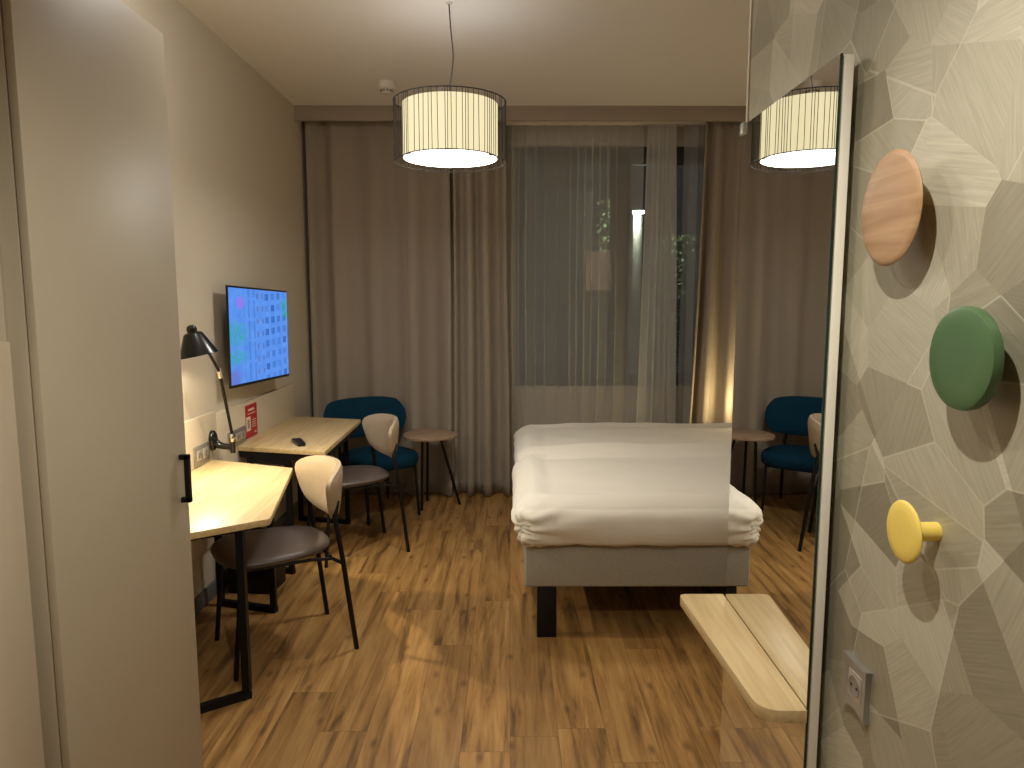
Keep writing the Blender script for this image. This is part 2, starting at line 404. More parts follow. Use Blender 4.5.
def prism(bm, poly, z0, z1, bev=0.):
    a = [bm.verts.new((x, y, z0)) for x, y in poly]; b = [bm.verts.new((x, y, z1)) for x, y in poly]
    n = len(poly); fs = [bm.faces.new(a[::-1]), bm.faces.new(b)]
    for i in range(n): fs.append(bm.faces.new((a[i], a[(i+1) % n], b[(i+1) % n], b[i])))
    bmesh.ops.recalc_face_normals(bm, faces=fs)
    if bev:
        bmesh.ops.bevel(bm, geom=list({e for f in fs for e in f.edges}), offset=bev, segments=2, affect='EDGES', profile=.5)
    return bm

def rounded_poly(pts, r, seg=6):
    out = []; n = len(pts)
    for i in range(n):
        p = Vector(pts[i]); a = Vector(pts[i-1]); b = Vector(pts[(i+1) % n])
        rr = r[i] if isinstance(r, (list, tuple)) else r
        if rr <= 0: out.append(tuple(p)); continue
        da = (a-p).normalized(); db = (b-p).normalized()
        s, e = p+da*rr, p+db*rr
        for k in range(seg+1):
            t = k/seg; out.append(tuple((1-t)**2*s + 2*t*(1-t)*p + t*t*e))
    return out

def obj(name, bm, m, parent=None, smooth=40.):
    bmesh.ops.recalc_face_normals(bm, faces=bm.faces)
    if parent is not None:
        bm.transform(parent.matrix_basis.inverted())
    me = bpy.data.meshes.new(name); bm.to_mesh(me); bm.free()
    for x in (m if isinstance(m, (list, tuple)) else [m]): me.materials.append(x)
    o = bpy.data.objects.new(name, me); COL.objects.link(o)
    if smooth:
        me.polygons.foreach_set('use_smooth', [True]*len(me.polygons))
        me.set_sharp_from_angle(angle=math.radians(smooth))
    if parent is not None: o.parent = parent
    return o

def child_of_part(name, bm, m, part, root, smooth=40.):
    """A sub-part: written in world coordinates, its part carries no transform of its own."""
    o = obj(name, bm, m, root, smooth); o.parent = part
    return o

def thing(name, label, cat, loc=(0, 0, 0), rotz=0., group=None):
    o = bpy.data.objects.new(name, None); COL.objects.link(o); o.empty_display_size = .1
    o.location = loc; o.rotation_euler = (0, 0, rotz)
    o.matrix_basis = Matrix.Translation(loc) @ Matrix.Rotation(rotz, 4, 'Z')
    return tag(o, label, cat, group)

def tag(o, label, cat, group=None):
    o['label'] = label; o['category'] = cat
    if group: o['group'] = group
    return o

def struct(name, bm, m, parent=None, smooth=30.):
    o = obj(name, bm, m, parent, smooth)
    if parent is None: o['kind'] = 'structure'
    return o

def dup(root, loc, rotz, label, group=None):
    r = root.copy(); COL.objects.link(r); r.location = loc; r.rotation_euler = (0, 0, rotz); r['label'] = label
    if group: r['group'] = group
    for ch in list(root.children):
        c = ch.copy(); COL.objects.link(c); c.parent = r
        for g in list(ch.children):
            d = g.copy(); COL.objects.link(d); d.parent = c
    return r

BM = bmesh.new
def lerp(a, b, t): return a+(b-a)*t

# ------------------------------------------------------------------ the room
XL, XR, YB, YN, ZC = -1.61, 2.28, 5.98, -1.3, 3.035
XW, YW, ZK = .645, 2.01, 2.50            # wallpaper wall plane, its end, corridor ceiling
struct('floor', box(BM(), XL-.1, XR+.1, YN-.1, YB+.1, -.08, 0), M['floor'])
struct('ceiling', box(BM(), XL-.1, XR+.1, YW-.12, YB+.1, ZC, ZC+.1), M['ceiling'])
struct('ceiling_corridor', box(BM(), XL-.1, XW+.12, YN-.1, YW-.12, ZK, ZC+.1), M['ceiling'])
struct('wall_left', box(BM(), XL-.1, XL, YN-.1, YB+.1, 0, ZC), M['wall'])
struct('wall_front', box(BM(), XL, XW+.12, YN-.1, YN, 0, ZK), M['wall'])
struct('wall_right', box(BM(), XW, XW+.12, YN, YW, 0, ZC), M['paper'])
struct('wall_bathroom', box(BM(), XW+.12, XR+.1, YW-.12, YW, 0, ZC), M['wall'])
struct('wall_headboard', box(BM(), XR, XR+.1, YW, YB+.1, 0, ZC), M['wall'])
# the window wall: four masses round the opening
WX0, WX1, WZ0, WZ1 = .05, 1.92, .875, 2.825
bm = BM()
box(bm, XL, WX0, YB, YB+.12, 0, ZC); box(bm, WX1, XR, YB, YB+.12, 0, ZC)
box(bm, WX0, WX1, YB, YB+.12, 0, WZ0); box(bm, WX0, WX1, YB, YB+.12, WZ1, ZC)
struct('wall_back', bm, M['wall'])
# window: dark frame, mullion, opening sash, panes
win = struct('window_1', (lambda b: (box(b, WX0, WX1, YB-.005, YB+.07, WZ0, WZ0+.055), box(b, WX0, WX1, YB-.005, YB+.07, WZ1-.055, WZ1),
      box(b, WX0, WX0+.05, YB-.005, YB+.07, WZ0+.055, WZ1-.055), box(b, WX1-.05, WX1, YB-.005, YB+.07, WZ0+.055, WZ1-.055),
      box(b, .885, .955, YB-.005, YB+.07, WZ0+.055, WZ1-.055))[0])(BM()), M['frame'])
b = BM()
for x0, x1 in ((WX0+.05, .885), (.955, WX1-.05)):
    z0, z1 = WZ0+.055, WZ1-.055
    f = .06
    box(b, x0, x1, YB-.02, YB+.05, z0, z0+f, .006); box(b, x0, x1, YB-.02, YB+.05, z1-f*1.4, z1, .006)
    box(b, x0, x0+f*.5, YB-.02, YB+.05, z0+f, z1-f*1.4, .006); box(b, x1-f, x1, YB-.02, YB+.05, z0+f, z1-f*1.4, .006)
struct('window_sash', b, M['frame'], win)
b = BM()
for x0, x1 in ((WX0+.08, .825), (.985, WX1-.11)):
    box(b, x0, x1, YB+.01, YB+.02, WZ0+.115, WZ1-.139)
struct('window_pane', b, M['glass'], win)
b = BM(); box(b, .815, .835, YB-.06, YB-.02, 1.72, 1.86, .005)
struct('window_handle', b, M['steel'], win)
# pelmet with its return strip
b = BM(); box(b, XL, XR, 5.55, 5.575, ZC-.108, ZC, .002)
struct('trim_1', b, M['pelmet'])
b = BM(); box(b, XL, XR, 5.835, 5.89, ZC-.068, ZC, .002)
struct('trim_2', b, M['white_trim'])          # sheer track
b = BM(); box(b, XW-.004, XW+.012, YW-.008, YW+.006, 0, ZC, .002)
struct('trim_3', b, M['white_trim'])          # corner profile of the wallpapered wall
b = BM(); box(b, XL, XL+.014, 2.17, YB, 0, .085, .003)
struct('baseboard_left', b, M['base'])
b = BM(); box(b, XW+.13, XR, YW, YW+.014, 0, .085, .003)
struct('baseboard_bathroom', b, M['base'])
# laminate panels behind the desks
b = BM(); box(b, XL, -1.585, 2.17, 3.812, .30, 1.0, .0015); struct('trim_4', b, M['panel'])
b = BM(); box(b, XL, -1.585, 3.818, 5.262, .30, .985, .0015); struct('trim_5', b, M['panel'])

# ------------------------------------------------------------------ wardrobe and the unit before it
wd = thing('wardrobe', 'tall beige wardrobe with a flat door at the left edge of the passage', 'wardrobe', (-1.3, 1.84, 0))
b = BM(); box(b, XL+.005, -1.022, 1.515, 2.185, .0, 2.365, .001); obj('body', b, M['wardrobe'], wd)
b = BM(); box(b, -1.019, -1.0, 1.515, 2.17, .05, 2.36, .0015); dr = obj('door', b, M['wardrobe'], wd)
b = BM(); yh = 2.125
box(b, -.986, -.970, yh-.008, yh+.008, .985, 1.133, .002); box(b, -1.0, -.970, yh-.008, yh+.008, .985, 1.001, .002); box(b, -1.0, -.970, yh-.008, yh+.008, 1.117, 1.133, .002)
h = child_of_part('handle', b, M['black'], dr, wd); h['label'] = 'black bar handle'

un = thing('niche_cabinet', 'pale cabinet with an open black niche just left of the wardrobe', 'cabinet', (-1.33, 1.2, 0))
b = BM(); box(b, XL+.005, -1.062, .86, .88, .05, 2.365); box(b, XL+.005, -1.062, 1.49, 1.512, .05, 2.365); box(b, XL+.005, XL+.025, .88, 1.49, .05, 2.365)
box(b, XL+.025, -1.062, .88, 1.49, 1.50, 1.52); box(b, XL+.025, -1.062, .88, 1.49, 2.02, 2.365); box(b, XL+.02, -1.08, .87, 1.50, 0, .06)
obj('body', b, M['wardrobe'], un)
b = BM(); box(b, XL+.026, XL+.032, .881, 1.489, 1.521, 2.019); obj('niche_lining', b, M['niche'], un)
b = BM(); box(b, -1.061, -1.042, .862, 1.493, .06, 1.512, .0015); obj('door', b, M['cabinet'], un)

# ------------------------------------------------------------------ curtains
def curtain(name, label, grp, x0, x1, y, z0, z1, pitch, amp, m, seed, x0b=None, x1b=None, thick=.004, nz_=26, over=0.):
    """One hanging panel; x0/x1 at the heading, x0b/x1b at the hem."""
    x0b = x0 if x0b is None else x0b; x1b = x1 if x1b is None else x1b
    rnd = random.Random(seed); bm = BM()
    nf = max(2, round((x1-x0)/pitch)); ws = [rnd.uniform(.55, 1.45) for _ in range(nf)]; tot = sum(ws)
    am = [rnd.uniform(.6, 1.2) for _ in range(nf)]
    per = 18; cols = []
    acc = 0.
    for i, w in enumerate(ws):
        for k in range(per):
            t = k/per
            cols.append(((acc + w*t)/tot, 2*PI*t, am[i]))
        acc += w
    cols.append((1., 2*PI, am[-1]))
    rows = []
    for j in range(nz_+1):
        v = j/nz_; z = lerp(z1, z0, v)
        row = []
        for u, ph, a in cols:
            A = amp*a*(.55+.45*min(1, v*2.2))
            xx = lerp(lerp(x0, x1, u), lerp(x0b, x1b, u), min(1, v*1.25)**1.3)
            dx = .012*noise.noise(Vector((u*7, v*1.3, seed)))
            sh = A*.55*math.sin(2*ph)*.35
            yy = y - A*math.cos(ph) + .010*noise.noise(Vector((u*11+3, v*2.1, seed+5)))
            row.append(bm.verts.new((xx+dx+sh*.6-over*math.sin(2*ph), yy, z)))
        rows.append(row)
    for j in range(nz_):
        for k in range(len(cols)-1):
            bm.faces.new((rows[j][k], rows[j][k+1], rows[j+1][k+1], rows[j+1][k]))
    o = obj(name, bm, m, None, 180.)
    if thick:
        s = o.modifiers.new('thickness', 'SOLIDIFY'); s.thickness = thick; s.offset = 0
    return tag(o, label, 'curtain', grp)

curtain('curtain', 'wide taupe curtain hanging in the left corner behind the blue chair', 'heavy taupe curtains', XL+.03, -.47, 5.73, .008, ZC-.012, .25, .05, M['curtain'], 3)
curtain('curtain', 'narrow taupe curtain gathered between the left corner curtain and the window', 'heavy taupe curtains', -.445, -.03, 5.725, .008, ZC-.012, .12, .06, M['curtain'], 11, x1b=-.005)
curtain('curtain', 'taupe curtain lit from below at the right end of the window, beyond the bed', 'heavy taupe curtains', 1.51, 2.22, 5.73, .008, ZC-.012, .14, .055, M['curtain'], 21, x0b=1.44)
curtain('sheer_curtain', 'thin sheer curtain spread across the left window pane', 'white sheer curtains', -.08, 1.06, 5.865, .01, ZC-.07, .15, .02, M['sheer'], 31, thick=0, over=.022)
curtain('sheer_curtain', 'thin sheer curtain bunched into a pale band before the right window pane', 'white sheer curtains', 1.10, 1.30, 5.83, .01, ZC-.07, .075, .012, M['sheer2'], 41, x0b=1.05, x1b=1.36, thick=0, over=.024)
curtain('sheer_curtain', 'narrow sheer curtain hanging next to the lit taupe curtain on the right', 'white sheer curtains', 1.38, 1.75, 5.86, .01, ZC-.07, .12, .02, M['sheer'], 51, thick=0, over=.012)

b = BM(); box(b, .628, .852, YB-.006, YB-.003, 1.672, 1.992)
for k in range(7): box(b, .65, .83-.05*(k % 3 == 2), YB-.0075, YB-.006, 1.93-.035*k, 1.937-.035*k)
nt_ = obj('notice_sheet', b, M['notice']); tag(nt_, 'pale pinkish notice sheet stuck on the window behind the sheer curtain', 'notice')

# ------------------------------------------------------------------ pendant lamp
PX, PY = -.297, 3.68
pl = thing('pendant_lamp', 'drum pendant lamp in a black wire cage hanging over the floor', 'lamp', (PX, PY, 2.30))
ZT, ZB = 2.566, 2.290
R1, R0 = .277, .236
b = BM(); tube(b, [(PX+R1*math.cos(t*2*PI/64), PY+R1*math.sin(t*2*PI/64), ZT) for t in range(64)], .0032, 6, True)
tube(b, [(PX+R1*math.cos(t*2*PI/64), PY+R1*math.sin(t*2*PI/64), ZB-.012) for t in range(64)], .0024, 6, True)
for k in range(3):
    a = 2*PI*k/3+.4; tube(b, [(PX, PY, ZT-.004), (PX+R1*math.cos(a), PY+R1*math.sin(a), ZT)], .0025, 6)
rn = random.Random(4)
aa = 0.
while aa < 2*PI-.03:
    a2 = aa + rn.uniform(-.012, .012)
    tube(b, [(PX+R1*math.cos(aa), PY+R1*math.sin(aa), ZT), (PX+R1*math.cos(a2), PY+R1*math.sin(a2), ZB-.012)], .0016, 5)
    aa += rn.choice((.045, .055, .09, .10, .13, .15))
obj('wire_cage', b, M['wire'], pl)
b = BM(); lathe(b, [(R0, ZB+.006), (R0, ZT-.012), (R0-.004, ZT-.012), (R0-.004, ZB+.006), (R0, ZB+.006)], 72, Matrix.Translation((PX, PY, 0)))
obj('shade', b, M['shade'], pl)
b = BM(); tube(b, [(PX+(R0+.001)*math.cos(t*2*PI/72), PY+(R0+.001)*math.sin(t*2*PI/72), ZB+.006) for t in range(72)], .003, 6, True)
obj('shade_rim', b, M['wire'], pl)
b = BM(); lathe(b, [(0, ZB+.004), (R0-.006, ZB+.004), (R0-.006, ZB+.010), (0, ZB+.010)], 72, Matrix.Translation((PX, PY, 0)))
obj('diffuser', b, M['diffuser'], pl)
b = BM(); lathe(b, [(0, ZB+.0105), (R0-.006, ZB+.0105), (R0-.006, ZB+.013), (0, ZB+.013)], 48, Matrix.Translation((PX, PY, 0))); obj('added_light_stop', b, M['plastic_white'], pl)  # unseen opaque disc, added to keep the diffuser from shining upward
b = BM(); lathe(b, [(0, ZT-.018), (R0-.006, ZT-.018), (R0-.006, ZT-.014), (0, ZT-.014)], 48, Matrix.Translation((PX, PY, 0))); obj('added_uplight_disc', b, M['uplight_fill'], pl)  # added glowing disc to brighten the ceiling, not a part of the lamp
b = BM(); tube(b, [(PX, PY, ZT-.04), (PX, PY, ZT+.03)], .012, 12); obj('lamp_holder', b, M['black'], pl)
b = BM(); tube(b, [(PX, PY, ZT+.02), (PX-.002, PY, ZT+.06), (PX+.013, PY, ZT+.15), (PX+.02, PY, ZT+.23), (PX+.008, PY, ZT+.33), (PX+.0, PY, ZC-.004)], .0032, 8, smooth_path=3)
obj('cord', b, M['cord'], pl)
b = BM(); lathe(b, [(0, ZC), (.016, ZC), (.016, ZC-.004), (.013, ZC-.008), (0, ZC-.008)], 32, Matrix.Translation((PX, PY, 0))); obj('ceiling_rose', b, M['plastic_white'], pl)

# smoke detector
sx_, sy_ = -.825, 4.98
sd = thing('smoke_detector', 'small white smoke detector on the ceiling left of the pendant lamp', 'smoke detector', (sx_, sy_, ZC-.075))
b = BM(); lathe(b, [(0, ZC), (.062, ZC), (.062, ZC-.02), (.058, ZC-.045), (.05, ZC-.05), (0, ZC-.05)], 36, Matrix.Translation((sx_, sy_, 0))); obj('housing', b, M['plastic_white'], sd)
b = BM(); lathe(b, [(.036, ZC-.05), (.036, ZC-.062), (.03, ZC-.072), (0, ZC-.074)], 30, Matrix.Translation((sx_, sy_, 0))); obj('sensor_cap', b, M['plastic_white'], sd)
b = BM()
for k in range(10):
    a = 2*PI*k/10; box(b, sx_+.0345*math.cos(a)-.005, sx_+.0345*math.cos(a)+.005, sy_+.0345*math.sin(a)-.005, sy_+.0345*math.sin(a)+.005, ZC-.0615, ZC-.0525)
obj('vent_slot', b, M['black'], sd)

# ------------------------------------------------------------------ desks
def tube_sq(bm, p, q, w):
    """square steel bar from p to q"""
    p, q = Vector(p), Vector(q); d = (q-p); Ln = d.length; d.normalize()
    up = Vector((0, 0, 1)) if abs(d.z) < .9 else Vector((0, 1, 0))
    a = d.cross(up).normalized()*w/2; c = a.normalized().cross(d).normalized()*w/2
    A = [bm.verts.new(p+s*a+t*c) for s, t in ((-1, -1), (1, -1), (1, 1), (-1, 1))]
    B = [bm.verts.new(q+s*a+t*c) for s, t in ((-1, -1), (1, -1), (1, 1), (-1, 1))]
    bm.faces.new(A[::-1]); bm.faces.new(B)
    for k in range(4): bm.faces.new((A[k], A[(k+1) % 4], B[(k+1) % 4], B[k]))

def u_leg(p, q, z, w=.03):
    b = BM(); p, q = Vector((*p, 0)), Vector((*q, 0)); d = (q-p).normalized()*w/2
    h = Vector((0, 0, w/2)); Z = Vector((0, 0, z))
    tube_sq(b, p-d+h, q+d+h, w); tube_sq(b, p+h*2, p+Z, w); tube_sq(b, q+h*2, q+Z, w); 
    tube_sq(b, p+d+Z-h, q-d+Z-h, w)
    return b

ZD = .75
XD = -1.584
nd = thing('desk', 'near slanted oak desk under the lit desk lamp, beside the wardrobe', 'desk', (-1.3, 3.0, 0), 0, 'slanted oak desks along the left wall')
poly = rounded_poly([(XD, 2.232), (-.936, 2.708), (-1.10, 3.549), (XD, 3.744)], [0, .012, .008, .0], 4)
b = prism(BM(), poly, ZD-.026, ZD, .0015); obj('desktop', b, M['oak'], nd)
for p, q in (((-1.061, 2.722), (-1.53, 2.40)), ((-1.215, 3.52), (-1.52, 3.607))):
    obj('leg', u_leg(p, q, ZD-.026), M['black'], nd)
fd = thing('desk', 'far slanted oak desk below the wall television', 'desk', (-1.3, 4.5, 0), 0, 'slanted oak desks along the left wall')
poly = rounded_poly([(XD, 4.085), (-1.04, 3.945), (-1.06, 5.02), (XD, 5.165)], [0, .008, .012, 0], 4)
b = prism(BM(), poly, ZD-.026, ZD, .0015); obj('desktop', b, M['oak'], fd)
for p, q in (((-1.279, 4.040), (-1.52, 4.105)), ((-1.16, 4.97), (-1.52, 5.06))):
    obj('leg', u_leg(p, q, ZD-.067), M['black'], fd)
b = BM(); prism(b, [(XD+.004, 4.098), (-1.055, 3.962), (-1.07, 4.98), (XD+.004, 5.12)], ZD-.066, ZD-.0265); obj('drawer_box', b, M['black'], fd)

wb = thing('waste_bin', 'black square waste bin on the floor under the desks by the wall', 'waste bin', (-1.42, 3.86, 0))
b = BM(); prism(b, [(-1.54, 3.76), (-1.30, 3.74), (-1.28, 3.93), (-1.53, 3.95)], .0, .30, .004); obj('body', b, M['black'], wb)
b = BM(); tube(b, [(-1.545, 3.755, .305), (-1.295, 3.735, .305), (-1.275, 3.935, .305), (-1.535, 3.955, .305)], .006, 8, True); obj('rim', b, M['black_gloss'], wb)

# sockets in the panel
def wall_plate(label, y0, y1, z0, z1, mods):
    t = thing('power_socket', label, 'socket', (XD, (y0+y1)/2, z0), 0, 'steel sockets above the desks')
    b = BM(); box(b, -1.585, -1.577, y0, y1, z0, z1, .002); obj('plate', b, M['steel'], t)
    n = mods; w = (y1-y0-.03)/n
    for k in range(n):
        a = y0+.015+k*w
        b = BM(); box(b, -1.578, -1.574, a+.006, a+w-.006, z0+.022, z1-.022, .0015)
        ins = obj('socket_insert', b, M['steel_light'], t)
        b = BM(); yc, zc = a+w/2, (z0+z1)/2
        lathe(b, [(.0, 0), (.017, 0), (.017, .0015), (.014, .0015), (.014, .0005), (0, .0005)], 20, Matrix.Translation((-1.574, yc, zc)) @ Matrix.Rotation(PI/2, 4, 'Y'))
        child_of_part('socket_hole', b, M['steel'], ins, t)
    return t
wall_plate('steel double socket on the panel above the near desk', 3.515, 3.695, .762, .86, 2)
wall_plate('long steel socket plate behind the desk lamp, next to the red leaflet', 3.95, 4.212, .76, .852, 3)

lf = thing('leaflet', 'red printed leaflet standing upright against the panel behind the far desk', 'leaflet', (XD, 4.325, .76))
b = BM(); box(b, -1.5845, -1.582, 4.232, 4.42, .762, .962); obj('sheet', b, M['red'], lf)
b = BM(); box(b, -1.5822, -1.5812, 4.236, 4.306, .806, .892); obj('blank_panel', b, M['paper_white'], lf)
b = BM(); box(b, -1.5815, -1.5806, 4.252, 4.29, .822, .876); obj('grey_patch', b, M['paper_grey'], lf)
b = BM()
box(b, -1.5822, -1.5814, 4.275, 4.375, .925, .938); box(b, -1.5822, -1.5814, 4.262, 4.395, .905, .910)
for k in range(4): box(b, -1.5822, -1.5816, 4.33, 4.395, .862-.014*k, .866-.014*k)
box(b, -1.5822, -1.5814, 4.36, 4.40, .782, .789)
obj('print', b, M['paper_white'], lf)

rc = thing('remote_control', 'small black remote control lying on the far desk', 'remote', (-1.245, 4.16, ZD))
q = [(-1.318, 4.236), (-1.262, 4.252), (-1.186, 4.088), (-1.226, 4.066)]
b = prism(BM(), rounded_poly(q, .014, 4), ZD, ZD+.019, .003); obj('body', b, M['remote'], rc)
b = BM()
for k in range(5):
    for s in (.35, .65):
        a = Vector(q[0]).lerp(Vector(q[1]), s); c = Vector(q[3]).lerp(Vector(q[2]), s); p = a.lerp(c, .2+.13*k)
        lathe(b, [(.0045, 0), (.0045, .0015), (0, .0018)], 10, Matrix.Translation((p.x, p.y, ZD+.019)))
obj('button', b, M['black_gloss'], rc)

# ------------------------------------------------------------------ television
A, B_, C_, D_ = Vector((-1.525, 3.894, 1.675)), Vector((-1.525, 3.882, 1.112)), Vector((-1.475, 4.773, 1.653)), Vector((-1.475, 4.749, 1.09))
cen = (A+B_+C_+D_)/4; ux = (C_-A+D_-B_).normalized(); uz = (A-B_+C_-D_); uz = (uz-ux*uz.dot(ux)).normalized(); uy = uz.cross(ux)
TVW, TVH = (C_-A).length, (A-B_).length
TM = Matrix(((ux.x, uy.x, uz.x, cen.x), (ux.y, uy.y, uz.y, cen.y), (ux.z, uy.z, uz.z, cen.z), (0, 0, 0, 1)))
tv = thing('television', 'flat wall television switched on, showing a blue tower block', 'television', (cen.x, cen.y, 1.09))
sgn = 1 if uy.x < 0 else -1       # local +y points into the wall when uy.x < 0
def tvbox(b, x0, x1, d0, d1, z0, z1, bev=0.):
    y0, y1 = sorted((d0*sgn, d1*sgn)); bb = BM(); box(bb, x0, x1, y0, y1, z0, z1, bev); bb.transform(TM)
    me = bpy.data.meshes.new('tmp'); bb.to_mesh(me); bb.free(); b.from_mesh(me); bpy.data.meshes.remove(me); return b
b = tvbox(BM(), -TVW/2, TVW/2, 0.001, .010, -TVH/2, TVH/2, .003); obj('casing', b, M['tv_black'], tv)
b = tvbox(BM(), -.22, .28, .010, .04, -.2, .12, .006); obj('back_box', b, M['tv_black'], tv)
b = BM(); bz = .011
vs = [b.verts.new(TM @ Vector((x, -.0005*sgn, z))) for x, z in ((-TVW/2+bz, -TVH/2+bz*1.5), (TVW/2-bz, -TVH/2+bz*1.5), (TVW/2-bz, TVH/2-bz), (-TVW/2+bz, TVH/2-bz))]
f = b.faces.new(vs); uv = b.loops.layers.uv.new('UVMap')
for lp, c in zip(f.loops, ((0, 0), (1, 0), (1, 1), (0, 1))): lp[uv].uv = c
obj('screen', b, M['screen'], tv)
b = BM(); box(b, XL, XL+.012, cen.y-.12, cen.y+.12, cen.z-.14, cen.z+.12, .002)
box(b, XL+.012, cen.x-.03, cen.y-.05, cen.y-.03, cen.z-.1, cen.z+.08); box(b, XL+.012, cen.x-.03, cen.y+.03, cen.y+.05, cen.z-.1, cen.z+.08)
obj('wall_bracket', b, M['black'], tv)

# ------------------------------------------------------------------ desk lamp
dl = thing('desk_lamp', 'black jointed desk lamp switched on, clamped to the panel above the desks', 'lamp', (XD, 3.734, .80))
b = BM()
pr = [(.0, 0), (.034, 0), (.036, .006), (.034, .018), (.026, .026), (0, .03)]
mt = Matrix.Translation((-1.585, 3.734, .855)) @ Matrix.Rotation(PI/2, 4, 'Y') @ Matrix.Diagonal((1.55, 1, 1, 1))
lathe(b, pr, 32, mt); obj('wall_mount', b, M['black_gloss'], dl)
b = BM(); tube(b, [(-1.562, 3.734, .842), (-1.54, 3.734, .828), (-1.50, 3.732, .822), (-1.47, 3.73, .825)], [.024, .019, .015, .014], 14, smooth_path=2)
tube(b, [(-1.47, 3.73, .79), (-1.47, 3.73, .855)], .0135, 16); obj('bracket_arm', b, M['black_gloss'], dl)
b = BM(); lathe(b, [(0, 0), (.016, 0), (.020, .012), (.018, .03), (.012, .044), (0, .046)], 20, Matrix.Translation((-1.47, 3.73, .85))); obj('swivel', b, M['chrome'], dl)
J0, J1, J2 = Vector((-1.47, 3.73, .885)), Vector((-1.45, 3.555, 1.238)), Vector((-1.43, 3.30, 1.43))
b = BM(); tube(b, [J0, J1], .008, 12); obj('lower_arm', b, M['black'], dl)
b = BM(); tube(b, [J1, J2], .0075, 12); obj('upper_arm', b, M['black'], dl)
b = BM(); tube(b, [J1-Vector((.0, .008, -.02)), J1+Vector((.0, .008, -.03))], .0125, 14); obj('elbow_joint', b, M['chrome'], dl)
axis = Vector((-.20, -.06, 1)).normalized(); rot = Vector((0, 0, 1)).rotation_difference(axis).to_matrix().to_4x4()
SC_ = Vector((-1.42, 3.26, 1.345)); SM = Matrix.Translation(SC_) @ rot
b = BM(); lathe(b, [(.086, 0), (.085, .004), (.044, .094), (.040, .101), (.033, .106), (.020, .108), (.020, .105), (.032, .103), (.038, .099), (.041, .093), (.082, .004), (.083, 0), (.086, 0)], 48, SM)
obj('lamp_shade', b, M['black_gloss'], dl)
b = BM(); lathe(b, [(0, .100), (.021, .103), (.023, .120), (.019, .134), (.010, .140), (0, .141)], 24, SM); obj('shade_cap', b, M['black_gloss'], dl)
M['bulb'] = emit('desk_bulb_glow', (1., .86, .60), 12.)
b = BM(); lathe(b, [(0, .03), (.018, .036), (.026, .055), (.018, .08), (.012, .1), (0, .1)], 24, SM); obj('bulb', b, M['bulb'], dl)
def add_light(name, kind, loc, energy, col, parent=None, **kw):
    l = bpy.data.lights.new(name, kind); l.energy = energy; l.color = col
    for k, v in kw.items(): setattr(l, k, v)
    o = bpy.data.objects.new(name, l); COL.objects.link(o)
    o.location = loc
    if parent is not None:
        o.location = Vector(loc) - parent.location; o.parent = parent
    return o
def aim(o, d): o.rotation_euler = Vector(d).to_track_quat('-Z', 'Y').to_euler()
ll = add_light('bulb_light', 'SPOT', SM @ Vector((0, 0, .025)), 38., (1., .87, .62), dl, spot_size=math.radians(140), spot_blend=.9, shadow_soft_size=.018)
aim(ll, (.50, -.04, -1))
l2 = add_light('bulb_spill', 'SPOT', SM @ Vector((0, 0, .02)), 9., (1., .87, .62), dl, spot_size=math.radians(160), spot_blend=.3, shadow_soft_size=.018)
aim(l2, -axis)

# ------------------------------------------------------------------ dining chairs
def arc_shell(bm, zc, hh, hw, yc, curve, thick, taper, lean, nx=28, nz=14, ex=2.6, ez=2.6):
    """Padded curved backrest: rounded outline, bowed round the sitter (front is -y)."""
    F, Bk = [], []
    for j in range(nz+1):
        for i in range(nx+1):
            s = -1+2*i/nx; t = -1+2*j/nz
            # square -> superellipse disc mapping
            r = max(abs(s), abs(t)); 
            if r > 1e-6:
                k = (abs(s/r)**ex + abs(t/r)**ez)**(-1/ex); S, T = s*k, t*k
            else: S, T = s, t
            edge = 1-min(1, r)**6
            w = hw*(1+taper*T)
            x = w*S; z = zc + hh*T
            y = yc - curve*(x/hw)**2 + lean*(hh*T)
            th = thick*.5*(.4+.6*edge)
            nx_ = -2*curve*x/hw**2; nn = Vector((nx_*-1, 1, 0)).normalized()
            F.append(bm.verts.new(Vector((x, y, z))-nn*th)); Bk.append(bm.verts.new(Vector((x, y, z))+nn*th))
    W = nx+1
    for j in range(nz):
        for i in range(nx):
            a = j*W+i
            bm.faces.new((F[a], F[a+1], F[a+W+1], F[a+W])); bm.faces.new((Bk[a+W], Bk[a+W+1], Bk[a+1], Bk[a]))
    def side(idx):
        for p, q in zip(idx, idx[1:]): bm.faces.new((F[q], F[p], Bk[p], Bk[q]))
    side([i for i in range(W)]); side([j*W+nx for j in range(nz+1)])
    side([nz*W+i for i in range(nx, -1, -1)]); side([j*W for j in range(nz, -1, -1)])
    return bm

def seat_pad(bm, poly, z0, z1, r):
    """Cushion with a soft rounded rim over an outline in plan."""
    c = Vector((sum(p[0] for p in poly)/len(poly), sum(p[1] for p in poly)/len(poly)))
    prof = [(.0, z1+.004), (.5, z1+.003), (.86, z1), (.95, z1-.25*r), (.985, z1-.6*r), (1., (z0+z1)/2), (.985, z0+.4*r), (.95, z0), (.5, z0), (0., z0)]
    rings = []
    for s, z in prof:
        if s == 0: rings.append([bm.verts.new((c.x, c.y, z))])
        else: rings.append([bm.verts.new((c.x+(x-c.x)*s, c.y+(y-c.y)*s, z)) for x, y in poly])
    n = len(poly)
    for Aa, Bb in zip(rings, rings[1:]):
        for k in range(n):
            j = (k+1) % n
            if len(Aa) == 1: bm.faces.new((Aa[0], Bb[k], Bb[j]))
            elif len(Bb) == 1: bm.faces.new((Aa[k], Aa[j], Bb[0]))
            else: bm.faces.new((Aa[k], Aa[j], Bb[j], Bb[k]))
    return bm

